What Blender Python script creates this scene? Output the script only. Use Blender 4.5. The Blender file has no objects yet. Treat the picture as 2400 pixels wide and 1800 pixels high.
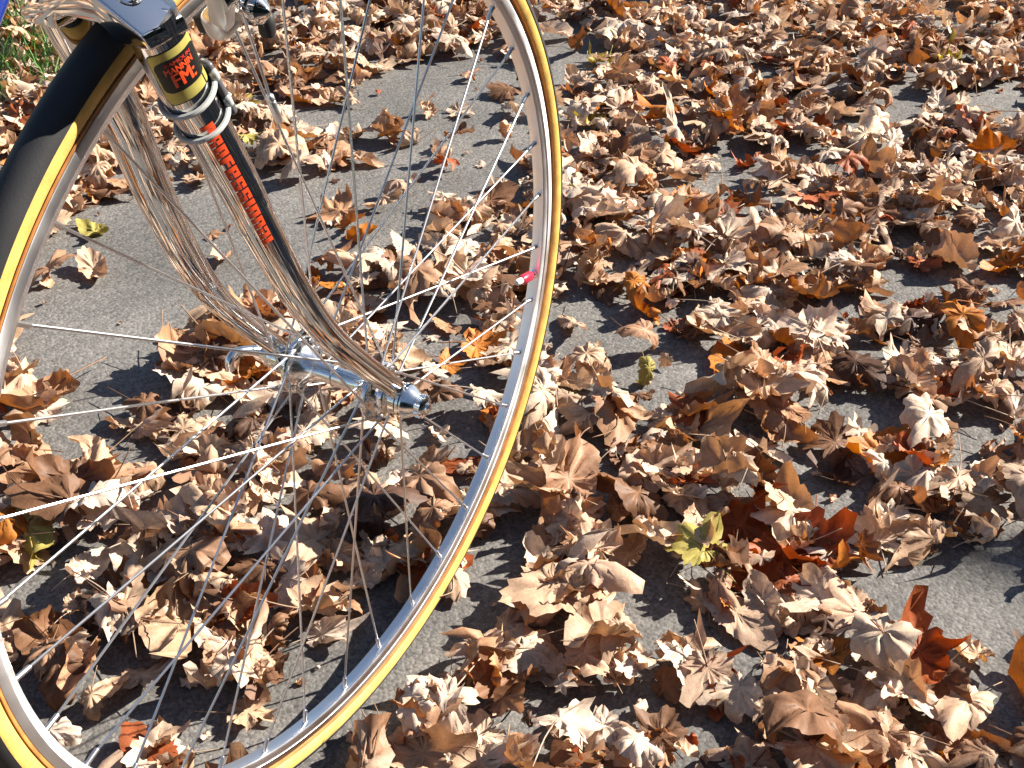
import bpy, bmesh, math, random
import numpy as np
from mathutils import Vector, Matrix

random.seed(7)
rng = np.random.default_rng(7)
S = bpy.context.scene
COL = S.collection
PI = math.pi
R = math.radians

# ------------------------------------------------------------------ camera
CAM = np.array([-0.53747, -0.45148, 0.85278])
CR = np.array([[0.489341167, -0.87206702, -0.006658529],      # right
               [-0.524131848, -0.287985544, -0.801467487],    # down
               [0.697015802, 0.395680982, -0.598001281]])     # forward
FPX = 2709.885 / 2400.0
cd = bpy.data.cameras.new("camera")
cam = bpy.data.objects.new("camera", cd)
COL.objects.link(cam)
cd.sensor_width = 36.0
cd.lens = 36.0 * FPX
cd.clip_start = 0.02
cd.clip_end = 600.0
m3 = Matrix(((CR[0][0], -CR[1][0], -CR[2][0]),
             (CR[0][1], -CR[1][1], -CR[2][1]),
             (CR[0][2], -CR[1][2], -CR[2][2])))
cam.matrix_world = Matrix.Translation(Vector(CAM)) @ m3.to_4x4()
S.camera = cam

# ------------------------------------------------------------------ sky, sun, exposure
SUN_EL = R(33)
SUN_AZ = math.atan2(-0.62, 0.785)
SD = Vector((math.cos(SUN_AZ) * math.cos(SUN_EL), math.sin(SUN_AZ) * math.cos(SUN_EL), math.sin(SUN_EL)))
w = bpy.data.worlds.new("World")
S.world = w
w.use_nodes = True
wt = w.node_tree
sky = wt.nodes.new("ShaderNodeTexSky")
sky.sky_type = 'NISHITA'
sky.sun_disc = False
sky.sun_elevation = SUN_EL
sky.sun_rotation = math.atan2(SD.x, SD.y)
sky.air_density = 1.0
sky.dust_density = 0.6
bg = wt.nodes["Background"]
bg.inputs[1].default_value = 0.05
wt.links.new(sky.outputs[0], bg.inputs[0])
sl = bpy.data.lights.new("sun", 'SUN')
sl.energy = 5.0
sl.angle = R(0.53)
sl.color = (1.0, 0.93, 0.83)
so = bpy.data.objects.new("sun", sl)
COL.objects.link(so)
so.rotation_euler = (-SD).to_track_quat('-Z', 'Y').to_euler()
so.location = (4, -3, 5)
S.view_settings.view_transform = 'Standard'
S.view_settings.look = 'None'
S.view_settings.exposure = 1.42
S.view_settings.gamma = 1.0


# ------------------------------------------------------------------ helpers
def nd(nt, t, **kw):
    n = nt.nodes.new(t)
    for k, v in kw.items():
        setattr(n, k, v)
    return n


def mat(name, col, rough=0.5, metal=0.0, noise=None, bump=None, coat=0.0, spec=None, rvar=None):
    """noise=(scale, amount, detail) varies colour; bump=(scale, distance); rvar=(scale, lo, hi) varies roughness"""
    m = bpy.data.materials.new(name)
    m.use_nodes = True
    nt = m.node_tree
    b = nt.nodes["Principled BSDF"]
    b.inputs["Base Color"].default_value = (*col, 1)
    b.inputs["Roughness"].default_value = rough
    b.inputs["Metallic"].default_value = metal
    b.inputs["Coat Weight"].default_value = coat
    if spec is not None:
        b.inputs["Specular IOR Level"].default_value = spec
    tc = nd(nt, "ShaderNodeTexCoord")
    if noise:
        n = nd(nt, "ShaderNodeTexNoise")
        n.inputs["Scale"].default_value = noise[0]
        n.inputs["Detail"].default_value = noise[2] if len(noise) > 2 else 4
        nt.links.new(tc.outputs["Object"], n.inputs["Vector"])
        mr = nd(nt, "ShaderNodeMapRange")
        mr.inputs[1].default_value = 0.3
        mr.inputs[2].default_value = 0.7
        mr.inputs[3].default_value = 1 - noise[1]
        mr.inputs[4].default_value = 1 + noise[1]
        nt.links.new(n.outputs[0], mr.inputs[0])
        mx = nd(nt, "ShaderNodeVectorMath", operation='SCALE')
        mx.inputs[0].default_value = col
        nt.links.new(mr.outputs[0], mx.inputs["Scale"])
        nt.links.new(mx.outputs[0], b.inputs["Base Color"])
    if rvar:
        n = nd(nt, "ShaderNodeTexNoise")
        n.inputs["Scale"].default_value = rvar[0]
        n.inputs["Detail"].default_value = 5
        nt.links.new(tc.outputs["Object"], n.inputs["Vector"])
        mr = nd(nt, "ShaderNodeMapRange")
        mr.inputs[1].default_value = 0.35
        mr.inputs[2].default_value = 0.7
        mr.inputs[3].default_value = rvar[1]
        mr.inputs[4].default_value = rvar[2]
        nt.links.new(n.outputs[0], mr.inputs[0])
        nt.links.new(mr.outputs[0], b.inputs["Roughness"])
    if bump:
        n = nd(nt, "ShaderNodeTexNoise")
        n.inputs["Scale"].default_value = bump[0]
        n.inputs["Detail"].default_value = 6
        nt.links.new(tc.outputs["Object"], n.inputs["Vector"])
        bp = nd(nt, "ShaderNodeBump")
        bp.inputs["Distance"].default_value = bump[1]
        bp.inputs["Strength"].default_value = 1.0
        nt.links.new(n.outputs[0], bp.inputs["Height"])
        nt.links.new(bp.outputs[0], b.inputs["Normal"])
    return m


def link(name, me, parent=None, m=None):
    o = bpy.data.objects.new(name, me)
    COL.objects.link(o)
    if m and me and not me.materials:
        me.materials.append(m)
    if parent:
        o.parent = parent
    return o


def mesh(name, V, F, m=None, parent=None, smooth=True, uv=None):
    me = bpy.data.meshes.new(name)
    me.from_pydata([tuple(map(float, v)) for v in V], [], F)
    me.update()
    if smooth:
        me.polygons.foreach_set("use_smooth", [True] * len(me.polygons))
        try:
            me.set_sharp_from_angle(angle=R(38))
        except Exception:
            pass
    return link(name, me, parent, m)


def empty(name, loc=(0, 0, 0), parent=None):
    o = bpy.data.objects.new(name, None)
    o.empty_display_size = 0.05
    COL.objects.link(o)
    o.location = loc
    if parent:
        o.parent = parent
    return o


def tag(o, label, cat, group=None):
    o["label"] = label
    o["category"] = cat
    if group:
        o["group"] = group
    return o


def merge(*parts):
    V, F = [], []
    for v, f in parts:
        n = len(V)
        V += [tuple(p) for p in v]
        F += [tuple(i + n for i in q) for q in f]
    return V, F


def frame_of(d):
    d = Vector(d).normalized()
    a = Vector((0, 0, 1)) if abs(d.z) < 0.9 else Vector((1, 0, 0))
    u = d.cross(a).normalized()
    return d, u, d.cross(u).normalized()


def lathe(prof, o, d, seg=28, close=False):
    """prof: list of (radius, height) along d from o"""
    d, u, v = frame_of(d)
    o = Vector(o)
    V, F = [], []
    n = len(prof)
    for r, h in prof:
        for k in range(seg):
            a = 2 * PI * k / seg
            V.append(o + d * h + (u * math.cos(a) + v * math.sin(a)) * r)
    for i in range(n if close else n - 1):
        j = (i + 1) % n
        for k in range(seg):
            k2 = (k + 1) % seg
            F.append((i * seg + k, i * seg + k2, j * seg + k2, j * seg + k))
    if not close:
        if prof[0][0] > 1e-6:
            F.append(tuple(range(seg - 1, -1, -1)))
        if prof[-1][0] > 1e-6:
            F.append(tuple((n - 1) * seg + k for k in range(seg)))
    return V, F


def spline(P, n):
    P = [Vector(p) for p in P]
    Q = [P[0] * 2 - P[1]] + P + [P[-1] * 2 - P[-2]]
    out = []
    for i in range(len(P) - 1):
        a, b, c, e = Q[i:i + 4]
        for k in range(n):
            t = k / n
            out.append(0.5 * (2 * b + (c - a) * t + (2 * a - 5 * b + 4 * c - e) * t * t + (3 * b - a - 3 * c + e) * t ** 3))
    out.append(P[-1])
    return out


def tube(P, rad, seg=10, caps=True):
    P = [Vector(p) for p in P]
    n = len(P)
    if not hasattr(rad, '__len__'):
        rad = [rad] * n
    V, F = [], []
    u = None
    for i in range(n):
        d = (P[min(i + 1, n - 1)] - P[max(i - 1, 0)]).normalized()
        if u is None:
            _, u, v = frame_of(d)
        u = (u - d * u.dot(d)).normalized()
        v = d.cross(u)
        for k in range(seg):
            a = 2 * PI * k / seg
            V.append(P[i] + (u * math.cos(a) + v * math.sin(a)) * rad[i])
    for i in range(n - 1):
        for k in range(seg):
            k2 = (k + 1) % seg
            F.append((i * seg + k, i * seg + k2, (i + 1) * seg + k2, (i + 1) * seg + k))
    if caps:
        F.append(tuple(range(seg - 1, -1, -1)))
        F.append(tuple((n - 1) * seg + k for k in range(seg)))
    return V, F


def torus_ring(o, d, r, t, seg=40, ts=8):
    prof = [(r + t * math.cos(2 * PI * k / ts), t * math.sin(2 * PI * k / ts)) for k in range(ts)]
    return lathe(prof, o, d, seg, close=True)


def bevel_block(V, F, w, seg=2):
    bm = bmesh.new()
    vs = [bm.verts.new(tuple(v)) for v in V]
    for f in F:
        bm.faces.new([vs[i] for i in f])
    bmesh.ops.recalc_face_normals(bm, faces=bm.faces)
    bmesh.ops.bevel(bm, geom=list(bm.edges), offset=w, segments=seg, profile=0.5, affect='EDGES')
    bm.verts.index_update()
    V2 = [v.co.copy() for v in bm.verts]
    F2 = [tuple(v.index for v in f.verts) for f in bm.faces]
    bm.free()
    return V2, F2


def block(c, ax, ay, az, sx, sy, sz, bev=0.0, seg=2):
    c, ax, ay, az = Vector(c), Vector(ax).normalized(), Vector(ay).normalized(), Vector(az).normalized()
    V = [c + ax * (sx / 2 * i) + ay * (sy / 2 * j) + az * (sz / 2 * k) for k in (-1, 1) for j in (-1, 1) for i in (-1, 1)]
    F = [(0, 2, 3, 1), (4, 5, 7, 6), (0, 1, 5, 4), (2, 6, 7, 3), (0, 4, 6, 2), (1, 3, 7, 5)]
    return bevel_block(V, F, bev, seg) if bev else (V, F)


def extrude_poly(pts3, d, bev=0.0, seg=2):
    """prism: polygon pts3 extruded by vector d"""
    d = Vector(d)
    n = len(pts3)
    V = [Vector(p) for p in pts3] + [Vector(p) + d for p in pts3]
    F = [tuple(range(n)), tuple(range(2 * n - 1, n - 1, -1))] + [(i, i + n, (i + 1) % n + n, (i + 1) % n) for i in range(n)]
    return bevel_block(V, F, bev, seg) if bev else (V, F)


def pix(p):
    """ground/world point(s) -> photograph pixel (2212 x 1659 view), used only to lay out the bare patches"""
    q = (np.atleast_2d(p) - CAM) @ CR.T
    z = np.maximum(q[:, 2], 1e-3)
    return np.stack([2212 * (0.5 + FPX * q[:, 0] / z), 1659 * 0.5 + 2212 * FPX * q[:, 1] / z], 1), q[:, 2]


def ground_at(px, py):
    d = CR.T @ np.array([(px / 2212 - 0.5) / FPX, (py - 829.5) / 2212 / FPX, 1.0])
    t = -CAM[2] / d[2]
    return CAM + d * t


# ------------------------------------------------------------------ materials
CHROME = mat("chrome_plate", (0.74, 0.72, 0.70), 0.05, 1.0, rvar=(60, 0.025, 0.10))
ALLOY = mat("polished_alloy", (0.80, 0.80, 0.81), 0.16, 1.0, rvar=(90, 0.10, 0.24))
RIMM = mat("anodised_rim", (0.92, 0.92, 0.94), 0.42, 1.0, rvar=(40, 0.36, 0.48))
_nt = RIMM.node_tree
_tg = _nt.nodes.new("ShaderNodeTangent")
_tg.direction_type = 'RADIAL'
_tg.axis = 'Y'
_pb = _nt.nodes["Principled BSDF"]
_pb.inputs["Anisotropic"].default_value = 0.75      # lathe-brushed along the hoop
_nt.links.new(_tg.outputs[0], _pb.inputs["Tangent"])
STEEL = mat("spoke_steel", (0.66, 0.66, 0.68), 0.36, 1.0)
SATIN = mat("satin_alloy", (0.80, 0.80, 0.80), 0.36, 1.0, rvar=(120, 0.30, 0.44))
DARKST = mat("dark_steel", (0.07, 0.07, 0.075), 0.45, 0.8)
RUBBER = mat("tread_rubber", (0.022, 0.022, 0.024), 0.62, 0.0, noise=(30, 0.3), bump=(900, 0.00008))
GUM = mat("gum_sidewall", (0.80, 0.50, 0.13), 0.55, 0.0, noise=(70, 0.22, 8), bump=(900, 0.0002))
BASET = mat("brown_base_tape", (0.42, 0.17, 0.04), 0.7, noise=(80, 0.3))
BLACKR = mat("black_rubber", (0.02, 0.02, 0.022), 0.5)
PAINT = mat("blue_paint", (0.015, 0.045, 0.30), 0.18, 0.0, coat=0.6)
REDINK = mat("red_ink", (0.90, 0.085, 0.022), 0.35, coat=0.2)
REDDIM = mat("dull_red_ink", (0.42, 0.03, 0.018), 0.45)
BLKINK = mat("black_ink", (0.008, 0.008, 0.008), 0.35)
GOLDINK = mat("gold_ink", (0.52, 0.45, 0.12), 0.38, 0.35, noise=(120, 0.15))
TIE = mat("clear_nylon", (0.55, 0.56, 0.53), 0.3, 0.0, coat=0.3)
SENSOR = mat("grey_plastic", (0.10, 0.10, 0.11), 0.35)
REDCAP = mat("red_anodised", (0.75, 0.03, 0.07), 0.3, 0.25)
WHITEP = mat("white_plastic", (0.8, 0.78, 0.74), 0.35)
BLUEENAM = mat("blue_enamel", (0.01, 0.015, 0.09), 0.25)
LEATHER = mat("brown_leather", (0.10, 0.045, 0.02), 0.5, noise=(40, 0.2))
TAPE = mat("bar_tape", (0.03, 0.03, 0.03), 0.7, bump=(200, 0.0006))


def asphalt():
    m = bpy.data.materials.new("worn_asphalt")
    m.use_nodes = True
    nt = m.node_tree
    b = nt.nodes["Principled BSDF"]
    tc = nd(nt, "ShaderNodeTexCoord")
    v = nd(nt, "ShaderNodeTexVoronoi")
    v.inputs["Scale"].default_value = 210
    n1 = nd(nt, "ShaderNodeTexNoise")
    n1.inputs["Scale"].default_value = 5.0
    n1.inputs["Detail"].default_value = 8
    n2 = nd(nt, "ShaderNodeTexNoise")
    n2.inputs["Scale"].default_value = 320
    n2.inputs["Detail"].default_value = 4
    for t in (v, n1, n2):
        nt.links.new(tc.outputs["Object"], t.inputs["Vector"])
    cr = nd(nt, "ShaderNodeValToRGB")
    cr.color_ramp.elements[0].position = 0.25
    cr.color_ramp.elements[0].color = (0.078, 0.074, 0.070, 1)
    cr.color_ramp.elements[1].position = 0.75
    cr.color_ramp.elements[1].color = (0.195, 0.184, 0.170, 1)
    nt.links.new(n2.outputs[0], cr.inputs[0])
    # each stone chip gets its own grey
    hs = nd(nt, "ShaderNodeSeparateColor")
    nt.links.new(v.outputs["Color"], hs.inputs[0])
    mr = nd(nt, "ShaderNodeMapRange")
    mr.inputs[3].default_value = 0.72
    mr.inputs[4].default_value = 1.35
    nt.links.new(hs.outputs[0], mr.inputs[0])
    mr2 = nd(nt, "ShaderNodeMapRange")
    mr2.inputs[1].default_value = 0.3
    mr2.inputs[2].default_value = 0.7
    mr2.inputs[3].default_value = 0.70
    mr2.inputs[4].default_value = 1.22
    nt.links.new(n1.outputs[0], mr2.inputs[0])
    mu = nd(nt, "ShaderNodeMath", operation='MULTIPLY')
    nt.links.new(mr.outputs[0], mu.inputs[0])
    nt.links.new(mr2.outputs[0], mu.inputs[1])
    sc = nd(nt, "ShaderNodeVectorMath", operation='SCALE')
    nt.links.new(cr.outputs[0], sc.inputs[0])
    nt.links.new(mu.outputs[0], sc.inputs["Scale"])
    nt.links.new(sc.outputs[0], b.inputs["Base Color"])
    b.inputs["Roughness"].default_value = 0.85
    b1 = nd(nt, "ShaderNodeBump")
    b1.inputs["Distance"].default_value = 0.0007
    b1.invert = True
    nt.links.new(v.outputs["Distance"], b1.inputs["Height"])
    b2 = nd(nt, "ShaderNodeBump")
    b2.inputs["Distance"].default_value = 0.0006
    nt.links.new(n2.outputs[0], b2.inputs["Height"])
    nt.links.new(b1.outputs[0], b2.inputs["Normal"])
    nt.links.new(b2.outputs[0], b.inputs["Normal"])
    return m


def leaf_mat(name, attr):
    """dry leaf: colour from the object (attr False) or from the vertex tint (attr True); veins from the uv map"""
    m = bpy.data.materials.new(name)
    m.use_nodes = True
    nt = m.node_tree
    b = nt.nodes["Principled BSDF"]
    out = nt.nodes["Material Output"]
    if attr:
        c = nd(nt, "ShaderNodeAttribute", attribute_name="tint")
        cs = c.outputs["Color"]
    else:
        c = nd(nt, "ShaderNodeObjectInfo")
        cs = c.outputs["Color"]
    tc = nd(nt, "ShaderNodeTexCoord")
    geo = nd(nt, "ShaderNodeNewGeometry")
    n1 = nd(nt, "ShaderNodeTexNoise")
    n1.inputs["Scale"].default_value = 55
    n1.inputs["Detail"].default_value = 6
    n1.inputs["Roughness"].default_value = 0.65
    nt.links.new(geo.outputs["Position"], n1.inputs["Vector"])
    mr = nd(nt, "ShaderNodeMapRange")
    mr.inputs[1].default_value = 0.3
    mr.inputs[2].default_value = 0.72
    mr.inputs[3].default_value = 0.72
    mr.inputs[4].default_value = 1.22
    nt.links.new(n1.outputs[0], mr.inputs[0])
    n2 = nd(nt, "ShaderNodeTexNoise")
    n2.inputs["Scale"].default_value = 420
    n2.inputs["Detail"].default_value = 3
    nt.links.new(geo.outputs["Position"], n2.inputs["Vector"])
    mr2 = nd(nt, "ShaderNodeMapRange")
    mr2.inputs[1].default_value = 0.3
    mr2.inputs[2].default_value = 0.7
    mr2.inputs[3].default_value = 0.88
    mr2.inputs[4].default_value = 1.10
    nt.links.new(n2.outputs[0], mr2.inputs[0])
    # vein factor stored per vertex in the 'vein' attribute (1 on the ribs)
    va = nd(nt, "ShaderNodeAttribute", attribute_name="vein")
    vm = nd(nt, "ShaderNodeMapRange")
    vm.inputs[3].default_value = 1.0
    vm.inputs[4].default_value = 1.22
    nt.links.new(va.outputs["Fac"], vm.inputs[0])
    m1 = nd(nt, "ShaderNodeMath", operation='MULTIPLY')
    nt.links.new(mr.outputs[0], m1.inputs[0])
    nt.links.new(mr2.outputs[0], m1.inputs[1])
    m2 = nd(nt, "ShaderNodeMath", operation='MULTIPLY')
    nt.links.new(m1.outputs[0], m2.inputs[0])
    nt.links.new(vm.outputs[0], m2.inputs[1])
    sc = nd(nt, "ShaderNodeVectorMath", operation='SCALE')
    nt.links.new(cs, sc.inputs[0])
    nt.links.new(m2.outputs[0], sc.inputs["Scale"])
    nt.links.new(sc.outputs[0], b.inputs["Base Color"])
    b.inputs["Roughness"].default_value = 0.55
    b.inputs["Specular IOR Level"].default_value = 0.3
    bp = nd(nt, "ShaderNodeBump")
    bp.inputs["Distance"].default_value = 0.0012
    nt.links.new(n1.outputs[0], bp.inputs["Height"])
    nt.links.new(bp.outputs[0], b.inputs["Normal"])
    tr = nd(nt, "ShaderNodeBsdfTranslucent")
    hsv = nd(nt, "ShaderNodeHueSaturation")
    hsv.inputs["Saturation"].default_value = 1.55
    hsv.inputs["Value"].default_value = 0.95
    hsv.inputs["Hue"].default_value = 0.488
    nt.links.new(sc.outputs[0], hsv.inputs["Color"])
    nt.links.new(hsv.outputs[0], tr.inputs["Color"])
    nt.links.new(bp.outputs[0], tr.inputs["Normal"])
    mx = nd(nt, "ShaderNodeMixShader")
    mx.inputs[0].default_value = 0.20
    nt.links.new(b.outputs[0], mx.inputs[1])
    nt.links.new(tr.outputs[0], mx.inputs[2])
    nt.links.new(mx.outputs[0], out.inputs["Surface"])
    return m


ASPH = asphalt()
LEAF = leaf_mat("dry_leaf", False)
LITTER = leaf_mat("dry_leaf_litter", True)
GRASSM = mat("grass_blade", (0.065, 0.15, 0.022), 0.55, noise=(9, 0.45))
SOIL = mat("verge_soil", (0.070, 0.072, 0.030), 0.95, noise=(6, 0.4, 8), bump=(40, 0.02))
NEEDLE = mat("evergreen_foliage", (0.018, 0.035, 0.014), 0.7, noise=(2.0, 0.4))
BARK = mat("bark", (0.06, 0.045, 0.035), 0.9, noise=(12, 0.35), bump=(30, 0.01))

# ------------------------------------------------------------------ setting: ground, path, verge
VERGE_Y = 1.30
PATH_R = -3.2


def sheet(name, x0, x1, y0, y1, z, m, n=1):
    V = [(x0, y0, z), (x1, y0, z), (x1, y1, z), (x0, y1, z)]
    o = mesh(name, V, [(0, 1, 2, 3)], m, smooth=False)
    o["kind"] = "structure"
    return o


sheet("ground", -260, 260, -260, 260, -0.030, SOIL)
# asphalt path with a slightly ragged left edge against the verge
xs = np.concatenate([np.linspace(-120, -2, 30), np.linspace(-1.9, 5, 110), np.linspace(5.2, 120, 30)])
edge = VERGE_Y + 0.02 * np.sin(xs * 3.1) + 0.012 * np.sin(xs * 11.3 + 1) + rng.normal(0, 0.007, len(xs))
V = [(x, PATH_R, 0) for x in xs] + [(x, e, 0) for x, e in zip(xs, edge)] + \
    [(x, e + 0.02, -0.035) for x, e in zip(xs, edge)] + [(x, PATH_R - 0.02, -0.035) for x in xs]
n = len(xs)
F = []
for i in range(n - 1):
    F += [(i, i + 1, n + i + 1, n + i), (n + i, n + i + 1, 2 * n + i + 1, 2 * n + i), (i, 3 * n + i, 3 * n + i + 1, i + 1)]
path = mesh("path", V, F, ASPH, smooth=False)
path["kind"] = "structure"

# grass verge on the far side of the path: one mass of blades
gv, gf = [], []


def grass_at(x, y, h, wid):
    a = random.uniform(0, 2 * PI)
    b = random.uniform(0, 2 * PI)
    l = random.uniform(0.2, 0.9) * h
    dx, dy = math.cos(a) * wid, math.sin(a) * wid
    lx, ly = math.cos(b) * l, math.sin(b) * l
    k = len(gv)
    gv.extend([(x - dx, y - dy, -0.03), (x + dx, y + dy, -0.03),
               (x + lx * .35 + dx * .8, y + ly * .35 + dy * .8, -.03 + h * .6), (x + lx * .35 - dx * .8, y + ly * .35 - dy * .8, -.03 + h * .6),
               (x + lx, y + ly, -.03 + h)])
    gf.extend([(k, k + 1, k + 2, k + 3), (k + 3, k + 2, k + 4)])


for i in range(30000):
    x = random.uniform(-2.5, 5.5)
    y = VERGE_Y + 0.015 + abs(random.gauss(0, 0.55))
    if math.sin(x * 5 + 2 * math.sin(y * 4)) * math.sin(y * 6 + x) < -0.35 and random.random() < .7:
        continue
    grass_at(x, y, random.uniform(0.045, 0.105), random.uniform(0.0014, 0.0030))
g = mesh("grass", gv, gf, GRASSM, smooth=False)
g["kind"] = "stuff"
tag(g, "short green grass on the verge beyond the far edge of the path", "grass")

# ------------------------------------------------------------------ fallen leaves
TYPES = {  # linear base colours of dry leaves
    'pale tan': (0.55, 0.37, 0.245), 'beige': (0.66, 0.51, 0.385), 'light brown': (0.42, 0.235, 0.135),
    'brown': (0.21, 0.105, 0.055), 'dark brown': (0.10, 0.050, 0.030), 'rust red': (0.33, 0.085, 0.025),
    'orange': (0.50, 0.175, 0.028), 'yellow green': (0.40, 0.33, 0.09)}
TN = list(TYPES)
TW = [0.37, 0.34, 0.12, 0.065, 0.03, 0.04, 0.022, 0.004]


def outline(nang, kind, r_):
    """radius of a lobed leaf outline for nang angles (0 = tip, pi = stalk)"""
    th = np.linspace(0, 2 * PI, nang, endpoint=False)
    if kind == 0:      # maple: five pointed lobes
        tips = np.radians([0, 47, -47, 98, -98]) + r_.normal(0, .06, 5)
        lens = np.array([1.0, .95, .95, .66, .66]) * r_.uniform(.9, 1.1, 5)
        wid = np.radians([24, 22, 22, 22, 22])
        base = .44
    elif kind == 2:    # beech, elm: plain oval with fine teeth
        r = 1 / np.sqrt((np.cos(th) / 1.0) ** 2 + (np.sin(th) / r_.uniform(.46, .62)) ** 2)
        r *= 1 + .03 * np.sin(th * 19) + r_.normal(0, .02, nang)
        r *= 1 + .16 * np.exp(-(np.abs((th + PI) % (2 * PI) - PI) / .16) ** 2)
        return th, r, np.radians([0, 180.])
    else:              # plane tree / oak: broad lobes
        tips = np.radians([0, 38, -38, 80, -80, 122, -122]) + r_.normal(0, .05, 7)
        lens = np.array([1.0, .84, .84, .8, .8, .58, .58]) * r_.uniform(.9, 1.1, 7)
        wid = np.radians([19, 17, 17, 18, 18, 18, 18])
        base = .52
    r = np.full(nang, base)
    for t, l, w_ in zip(tips, lens, wid):
        d = np.abs((th - t + PI) % (2 * PI) - PI)
        r = np.maximum(r, base + (l - base) * np.clip(1 - (d / (w_ * 1.5)) ** 1.15, 0, 1))
    r *= 1 + .05 * np.sin(th * 23 + r_.uniform(0, 6)) * (r > .5) + r_.normal(0, .045, nang)
    for q in range(r_.integers(0, 4)):        # torn bites
        t0, w0 = r_.uniform(0, 2 * PI), r_.uniform(.08, .3)
        d = np.abs((th - t0 + PI) % (2 * PI) - PI)
        r *= 1 - r_.uniform(.15, .45) * np.exp(-(d / w0) ** 4)
    d = np.abs((th - PI + PI) % (2 * PI) - PI)
    r *= 1 - .55 * np.exp(-(d / .22) ** 2)
    return th, r, tips


def leaf_geo(seed, nang=56, rings=(.25, .5, .75, 1.0), stem=True):
    r_ = np.random.default_rng(seed)
    th, ro, tips = outline(nang, int(r_.choice(3, p=[.5, .3, .2])), r_)
    flat = r_.random() < .2
    P = [[0, 0]]
    vein = [1.0]
    for f in rings:
        for t, r in zip(th, ro):
            P.append([f * r * math.cos(t), f * r * math.sin(t)])
            vd = np.min(np.abs((t - tips + PI) % (2 * PI) - PI)) * f * max(r, .1)
            vein.append(float(np.exp(-(vd / .045) ** 2)))
    P = np.array(P)
    vein = np.array(vein)
    F = [(0, 1 + k, 1 + (k + 1) % nang) for k in range(nang)]
    for q in range(len(rings) - 1):
        a, b = 1 + q * nang, 1 + (q + 1) * nang
        for k in range(nang):
            k2 = (k + 1) % nang
            F.append((a + k, b + k, b + k2, a + k2))
    X = np.column_stack([P, np.zeros(len(P))])
    rr = np.hypot(P[:, 0], P[:, 1])
    ang = np.arctan2(P[:, 1], P[:, 0])
    # quilted relief between the ribs, lobes curling one by one
    X[:, 2] += .085 * rr * (1 - vein) * np.sin(ang * 7 + r_.uniform(0, 6)) + .03 * rr * np.sin(ang * 13 + r_.uniform(0, 6))
    for t in tips:
        d = np.abs((ang - t + PI) % (2 * PI) - PI)
        X[:, 2] += r_.normal(.14, .42) * np.exp(-(d / .33) ** 2) * np.clip(rr - .35, 0, 1) ** 1.4 * 1.5
    ph = r_.uniform(0, 6, 6)
    X[:, 2] += .07 * np.sin(5 * P[:, 0] + ph[0]) * np.sin(4.3 * P[:, 1] + ph[1]) + .035 * np.sin(9 * P[:, 0] + ph[2]) * np.sin(12 * P[:, 1] + ph[3])
    # fold along the midrib, then roll up
    fold = r_.uniform(.0, .55)
    X[:, 2] += fold * np.abs(P[:, 1]) * (0.8 if r_.random() < .8 else -.5)

    def bend(X, phi, k):
        c, s = math.cos(phi), math.sin(phi)
        u = X[:, 0] * c + X[:, 1] * s
        v = -X[:, 0] * s + X[:, 1] * c
        kk = k * (1 + .5 * np.abs(u))
        a = kk * u
        safe = np.where(np.abs(kk) < 1e-3, 1e-3, kk)
        uu = np.sin(a) / safe - X[:, 2] * np.sin(a)
        zz = (1 - np.cos(a)) / safe + X[:, 2] * np.cos(a)
        return np.column_stack([uu * c - v * s, uu * s + v * c, zz])
    sg = 1 if r_.random() < .62 else -1
    phi = r_.uniform(0, PI)
    X[:, 2] *= .45 if flat else 1
    X = bend(X, phi, sg * (.35 if flat else 1) * (r_.uniform(1.2, 2.7) if r_.random() < .6 else r_.uniform(.4, 1.2)))
    X = bend(X, phi + PI / 2 + r_.normal(0, .3), sg * (.3 if flat else 1) * r_.uniform(-.5, 1.5))
    X += r_.normal(0, .02, X.shape) * (rr > .2)[:, None]
    st = None
    if stem:
        L = r_.uniform(.45, .95)
        b0 = X[1 + (len(rings) - 2) * nang + nang // 2]
        ctr = X[0]
        d = (b0 - ctr)
        d /= np.linalg.norm(d) + 1e-6
        d[2] *= .35
        side = r_.normal(0, .28, 3) * np.array([1, 1, .4])
        pts = [ctr + (b0 - ctr) * .2, b0, b0 + d * L * .45 + side * .3, b0 + d * L + side]
        st = tube(spline(pts, 3), [.021 - .008 * k / 9 for k in range(10)], 5)
    return X, F, vein, st


def set_attr(me, name, arr):
    a = me.attributes.new(name, 'FLOAT', 'POINT')
    a.data.foreach_set("value", np.asarray(arr, dtype=np.float32))


NV = 34
LV = [leaf_geo(100 + i) for i in range(NV)]                              # full leaves
LL = [leaf_geo(300 + i, 30, (.5, 1.0), False) for i in range(16)]        # lighter ones outside the frame

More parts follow.
